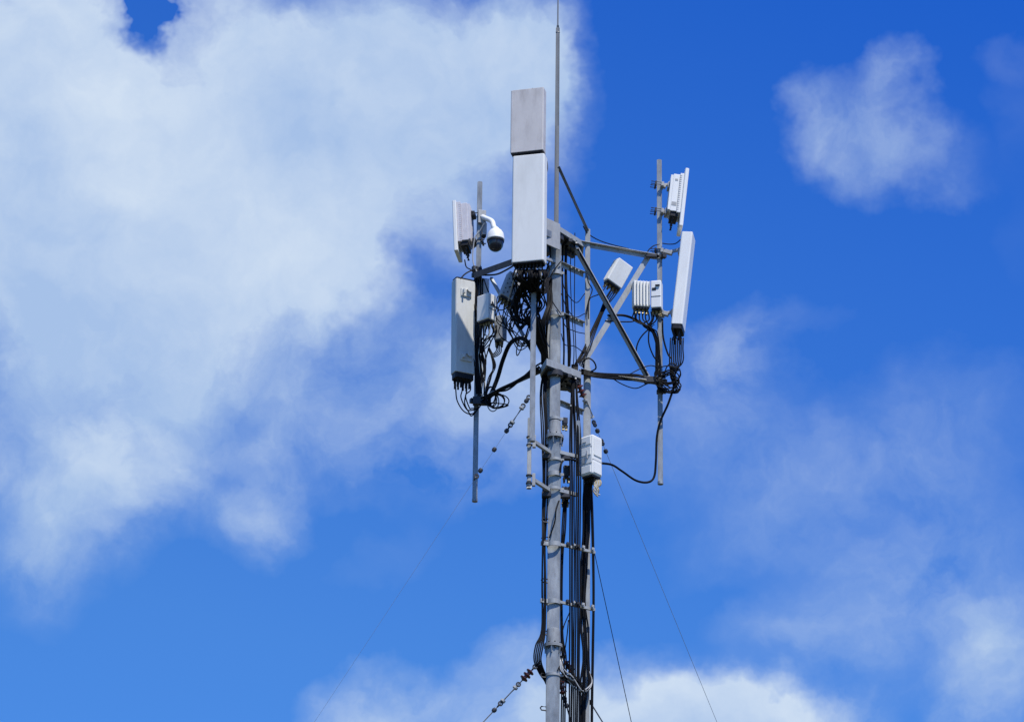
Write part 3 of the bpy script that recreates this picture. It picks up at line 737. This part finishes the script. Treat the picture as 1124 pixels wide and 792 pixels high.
# mass under the big panel
GJ = 'jumper cables bundled under the large white panel'
for k in range(46):
    sx = 565+34*((k*0.618) % 1.0); Y0 = YP+.05*math.sin(k); mode = k % 4
    ex = 584+J(8); 
    if mode == 0:
        P = [(sx, 296, Y0), (sx+J(2), 306, Y0), (sx*.5+291+J(7), 325, -.45), (580+J(9), 345, -.40), (588+J(6), 362, -.3), (597+J(3), 385, -.05), (598+J(3), 400, .10)]
    elif mode == 1:
        P = [(sx, 296, Y0), (sx+J(2), 304, Y0), (572+J(6), 322, -.45), (566+J(6), 340+J(6), -.35), (574+J(5), 356+J(6), -.3), (586+J(5), 348, -.3), (596+J(4), 372, -.15), (599+J(3), 400, .1)]
    elif mode == 2:
        P = [(sx, 296, Y0), (sx+J(2), 306, Y0-.02), (586+J(7), 318, -.5), (592+J(6), 335, -.35), (583+J(6), 352, -.3), (590+J(5), 368, -.2), (600+J(3), 398, .05)]
    else:
        P = [(sx, 296, Y0), (sx+J(2), 307, Y0), (594+J(5), 322, -.4), (601+J(4), 305, -.1), (604+J(3), 330, -.1), (597+J(4), 356, -.15), (599+J(3), 398, .1)]
    cable(P, random.choice((.007, .008, .010, .011)), 'black jumper cable in the tangle under the large white panel', GJ)
cable([(592, 294, YP-.03), (594, 304, YP-.03), (597, 316, -.5)], .012, 'pale yellowish cable end poking out under the large white panel', m=CREAM)
cable([(567, 296, YP), (565, 303, YP-.02), (558, 330, -.25)], .008, 'pale grey cable crossing the dotted radio unit', m=CAST)
GS = 'stray thin cables in the left half of the head frame'
for k in range(10):
    x = 552+J(10); y = 318+J(16)
    cable([(572+J(10), 312+J(8), -.2), (x+8, y+10, -.1), (x, y+30+J(8), .0), (x+10+J(6), y+48+J(8), .0), (x+24+J(4), y+34+J(8), -.05), (590+J(5), 345+J(15), -.1), (599+J(2), 385, .0)], .0055,
          'thin stray black cable looping in the left half of the head frame', GS)
GF = 'thin cables slung between the tube and the rear leg in the head frame'
for k in range(4):
    cable([(616, 300+k*22, .05), (622+J(2), 318+k*20, .08), (632+J(3), 332+k*16, .18), (642, 322+k*22, .26)], .005, 'thin black cable slung between the tube and the rear leg in the head frame', GF)
# pairs that leave the tangle to the left
cable([(566, 330, -.3), (552, 340, -.1), (543, 336, .3), (536, 320, YL-.1), (531, 306, YL-.1)], .007, 'thin black cable from the tangle up to the top of the left pipe')
cable([(584, 385, .1), (580, 376, .05), (571, 371, .15), (560, 377, .3), (552, 395, .4), (546, 415, .5), (539, 432, YL-.1), (533, 443, YL-.1)], .024, 'thick black conduit arching from the mast down to the left pipe')
cable([(592, 403, .02), (580, 411, .12), (565, 420, .25), (548, 428, .4), (536, 436, YL-.1), (528, 442, YL-.1)], .022, 'thick black conduit lying along the lower left arm')
cable([(598, 396, .1), (585, 404, .1), (560, 426, .3), (545, 430, .45), (532, 438, YL-.08)], .010, 'thinner black cable strapped to the lower left arm')
cable([(582, 352, .0), (573, 380, .1), (568, 390, .2), (567, 384, .2), (570, 372, .15)], .006, 'thin hanging cable loop under the arched conduit')
cable([(588, 378, .0), (585, 398, .1), (578, 414, .12)], .006, 'thin black cable dropping to the lower left arm beside the front pipe')
GX = 'thin cables along the left diagonal brace'
for k in range(3):
    cable([(556+k*5, 328, -.1), (552+k*4, 350+k*3, .1), (560+k*3, 365, .2), (570+k*4, 380-k*3, .15), (583+k*2, 372, .1)], .006, 'thin black cable sagging near the left diagonal brace', GX)
cable([(530, 302, YL-.08), (545, 301, .4), (556, 296, .2), (566, 290, .0)], .010, 'black cable slung under the upper left arm')
cable([(504, 308, YL-.15), (510, 301, YL-.12), (518, 297, YL-.08), (524, 300, YL-.05)], .008, 'thin black cable arching over the top of the cream panel')
cable([(510, 285, YL-.05), (512, 293, YL-.05), (518, 297, YL-.07), (522, 306, YL-.07), (522, 325, YL-.06)], .007, 'thin black cable from the finned antenna to the left pipe')
cable([(533, 243, YL-.1), (527, 253, YL-.06), (521, 262, YL-.05), (519, 285, YL-.04), (524, 300, YL-.06)], .007, 'pale cable looping from the dome camera arm down the left pipe', m=CAST)
# cables down the left pipe
GP = 'cables strapped down the left mounting pipe'
for k in range(5):
    cable([(521+k*2.2, 306, YL-.05), (520+k*2.4+J(1), 330, YL-.07), (521+k*1.8+J(1), 360, YL-.06), (517+k*3+J(2), 380, YL-.07), (520+k*2.5+J(2), 405, YL-.07), (523+k*2+J(1), 432, YL-.07)], .009,
          'black cable strapped down the left mounting pipe', GP)
GB = 'jumpers under the white radio box at left'
for k in range(10):
    x = 528+k*1.9
    cable([(x, 357, YL-.16), (x+J(1.5), 366, YL-.16), (533+J(6), 380+J(6), YL-.12), (529+J(5), 395+J(8), YL-.08), (530+J(3), 425, YL-.07), (529+J(3), 437, YL-.07)], .007,
          'thin cable dropping from the white radio box at left', GB, m=(CREAM if k in (2, 5) else BLACK))
GQ = 'cable loops between the ribbed unit and the left pipe'
for k in range(4):
    cable([(544+k*2, 378, YL-.10), (545+k*1.5, 384+k, YL-.10), (541, 388+k*1.2, YL-.1), (537-k*.5, 382, YL-.1), (541+k, 400, YL-.1), (537+J(2), 415, YL-.1), (532, 436, YL-.1)], .006,
          'thin black cable looping under the small ribbed unit', GQ)
GU = 'cable loops under the cream panel'
for k, (x0, dx, dy) in enumerate(((500, 0, 0), (507, 4, -4), (512, 8, 2), (516, 9, -6))):
    cable([(x0, 418, YL-.12), (x0+.3, 428, YL-.12), (502+dx, 440+dy, YL-.15), (509+dx*.7, 451+dy*.6, YL-.15), (518, 454+dy, YL-.12), (526, 447, YL-.08), (530, 437, YL-.07)], .007,
          'black cable hanging in a loop under the cream panel', GU)
GV = 'coiled cable loops where the lower left arm meets the pipe'
for k in range(8):
    cx = 541+J(5); cy = 437+J(4); R0 = 9+J(4); R1 = 9+J(3); ph = random.random()*6
    P = []
    for q in range(11):
        a = ph+q*2*math.pi/9
        P.append((cx+R0*math.cos(a), cy+R1*math.sin(a), YL-.12-.01*k+.01*q*.3))
    cable([(527, 441, YL-.1)]+P, .0065, 'thin black cable coiled beside the left pipe at the lower arm', GV, seg=4, m=(CAST if k == 3 else BLACK))
# right side
GW = 'jumpers from the two white radio boxes to the right pipe'
for k in range(9):
    x = 696+k*3.1
    cable([(x, 342, YR-.12), (x+J(1), 351, YR-.13), (712+J(7), 358+J(3), YR-.12), (721+J(3), 372+J(6), YR-.08), (722+J(3), 395, YR-.06), (722+J(4), 414, YR-.06)], .0075,
          'black jumper cable from the white radio boxes down the right pipe', GW)
cable([(667, 346, .4), (684, 346, .45), (696, 350, YR-.1), (710, 358, YR-.1), (720, 368, YR-.06)], .014, 'thick black cable sagging from the diagonal brace to the right pipe')
cable([(664, 352, .4), (684, 353, .45), (696, 352, .5), (697, 345, YR-.12)], .008, 'thin black cable sagging from the diagonal brace to the ribbed radio box')
cable([(718, 356, YR-.1), (705, 368, .5), (699, 380, .5), (698, 396, YR-.1)], .008, 'thin black cable bowed to the left between radio boxes and lower right arm')
cable([(713, 356, YR-.1), (712, 375, YR-.1), (717, 390, YR-.08), (722, 396, YR-.06)], .008, 'black cable curving in to the right pipe below the radio boxes')
cable([(727, 350, YR-.1), (728, 370, YR-.1), (733, 388, YR-.1), (737, 393, YR-.1)], .010, 'black cable bowed right of the right pipe below the narrow radio box')
GY = 'jumpers under the long tilted panel'
for k in range(8):
    x = 735+k*2.0
    cable([(x+1, 371, YR-.08+.03*(k % 3)), (x+.6, 382, YR-.1+.03*(k % 3)), (x, 398, YR-.1), (739+J(3), 412, YR-.1), (743+J(5), 424+J(3), YR-.12), (738+J(6), 431, YR-.12), (727+J(3), 428, YR-.08), (720, 419, YR-.08)], .0075,
          'black jumper cable under the long tilted panel', GY)
GZ = 'cable loops at the foot of the right pipe'
for k in range(7):
    cx = 733+J(5); cy = 415+J(5); R0 = 11+J(4); R1 = 10+J(4); ph = random.random()*6
    cable([(722, 418, YR-.09)]+[(cx+R0*math.cos(ph+q*.7), cy+R1*math.sin(ph+q*.7), YR-.12-.008*k) for q in range(10)], .0065, 'thin black cable coiled where the lower right arm meets the pipe', GZ, seg=4)
GN = 'cables bundled along the lower right arm'
for k in range(5):
    cable([(638, 405+k*1.3, .2), (655, 409+k*1.2+J(.6), .22), (680, 410+k*1.5+J(.8), .38), (700, 412+k*1.4+J(.8), .5), (718, 416+k, YR-.09)], .010, 'black cable strapped along the lower right arm', GN)
cable([(668, 412, .35), (682, 421, .4), (697, 426, .5), (708, 422, .55), (717, 418, YR-.09)], .006, 'thin black cable sagging below the lower right arm')
cable([(641, 404, .2), (640, 397, .15), (646, 393, .15), (652, 397, .15), (654, 404, .2), (648, 408, .2)], .009, 'black cable loop standing above the lower right arm near the rear leg')
cable([(692, 410, .45), (704, 404, .5), (714, 401, YR-.09), (722, 403, YR-.06)], .006, 'thin black cable arching above the lower right arm to the pipe')
# cables up diagonal brace to tilted radio
GK = 'cables running up the diagonal brace to the tilted radio box'
for k in range(4):
    cable([(630+k*2, 402-k, .2), (640+k*2, 385, .27), (650+k*1.5, 362, .35), (658+k*2, 345-k*2, .40), (664+k*3, 330-k, .43), (671+k*3, 318, .45)], .007 if k else .012, 'black cable running up the diagonal brace to the tilted radio box', GK)
cable([(666, 313, .45), (659, 322, .4), (648, 327, .3), (646, 336, .27), (646, 350, .26)], .006, 'thin black cable curving from the tilted radio box to the rear leg')
cable([(748, 262, YR-.05), (742, 267, YR-.03), (735, 268, YR-.02), (727, 267, YR-.03)], .006, 'thin black cable from the upper right antenna to the right pipe')
cable([(724, 268, YR-.04), (717, 270, YR-.06), (711, 276, YR-.08), (713, 281, YR-.08)], .006, 'thin black cable curling at the top right arm beside the pipe')
cable([(640, 248, .24), (645, 256, .28), (656, 263, .35), (670, 268, .42), (690, 273, .5)], .006, 'thin black cable following the rod stay to the top right arm')
# drooping cable from right pipe to lower radio
cable([(738, 430, YR-.12), (733, 444, YR-.12), (725, 462, YR-.06), (721, 480, YR-.05), (720, 505, YR-.05), (718, 523, YR-.05), (711, 529, YR-.1), (698, 527, .45), (683, 517, .35), (672, 510, .25), (660, 508, .15)],
      .0125, 'thick black cable drooping from the right pipe across the gap to the lower radio box', seg=9)
cable([(636, 508, .1), (628, 504, .05), (620, 504, .02), (616, 509, -.05), (615, 518, -.06)], .011, 'black cable arching from the lower radio box to the mast tube')
GI = 'wires and plugs dangling under the lower radio box'
for k in range(7):
    cable([(651+k*1.3, 526, .08), (652+k*1.2, 532, .06), (655+J(4), 538+J(3), .05), (657+J(3), 543+J(2), .05)], .008, 'pale dangling wire end under the lower radio box', GI, m=(CAST if k % 2 else BRASS))
GC = 'cables wrapped round the tube and insulator at the lower flange'
for k in range(6):
    cable([(612+k, 722, .0), (617+J(3), 735, -.03), (625+J(4), 745+J(4), .0), (635+J(3), 752+J(4), .05), (644+J(3), 758+J(3), .1), (649+J(2), 748, .2), (646, 735, .24)], .008, 'pale and black cable looping from the lower flange to the rear leg', GC, m=(CAST if k % 2 else BLACK))
cable([(597, 168, YP+.1), (600, 175, YP+.12), (601, 185, YP+.15), (599, 193, YP+.12)], .005, 'thin wire loop at the right edge of the upper panels')
cable([(617, 285, -.06), (606, 300, -.08), (602, 315, -.05), (606, 330, -.07), (616, 345, -.07)], .006, 'thin black cable wound diagonally across the mast tube in the head frame')

cable([(634, 273, .2), (655, 311, .3), (684, 363, .42), (711, 412, YR-.1)], .013, 'black strip added as shade under the long diagonal brace right of the mast')  # dark strip standing in for the shaded flange of the brace
cable([(644, 300, .26), (646, 310, .26), (650, 318, .3), (646, 330, .26), (644, 345, .26)], .006, 'short black cable curling beside the upper rear leg')
cable([(600, 262, -.1), (604, 280, -.1), (599, 300, -.12), (596, 318, -.2), (600, 335, -.12), (604, 352, -.1)], .009, 'black cable dropping from the front plate beside the mast tube')
cable([(596, 270, -.2), (598, 285, -.2), (603, 296, -.12), (598, 310, -.2)], .008, 'short black cable just right of the large white panel')
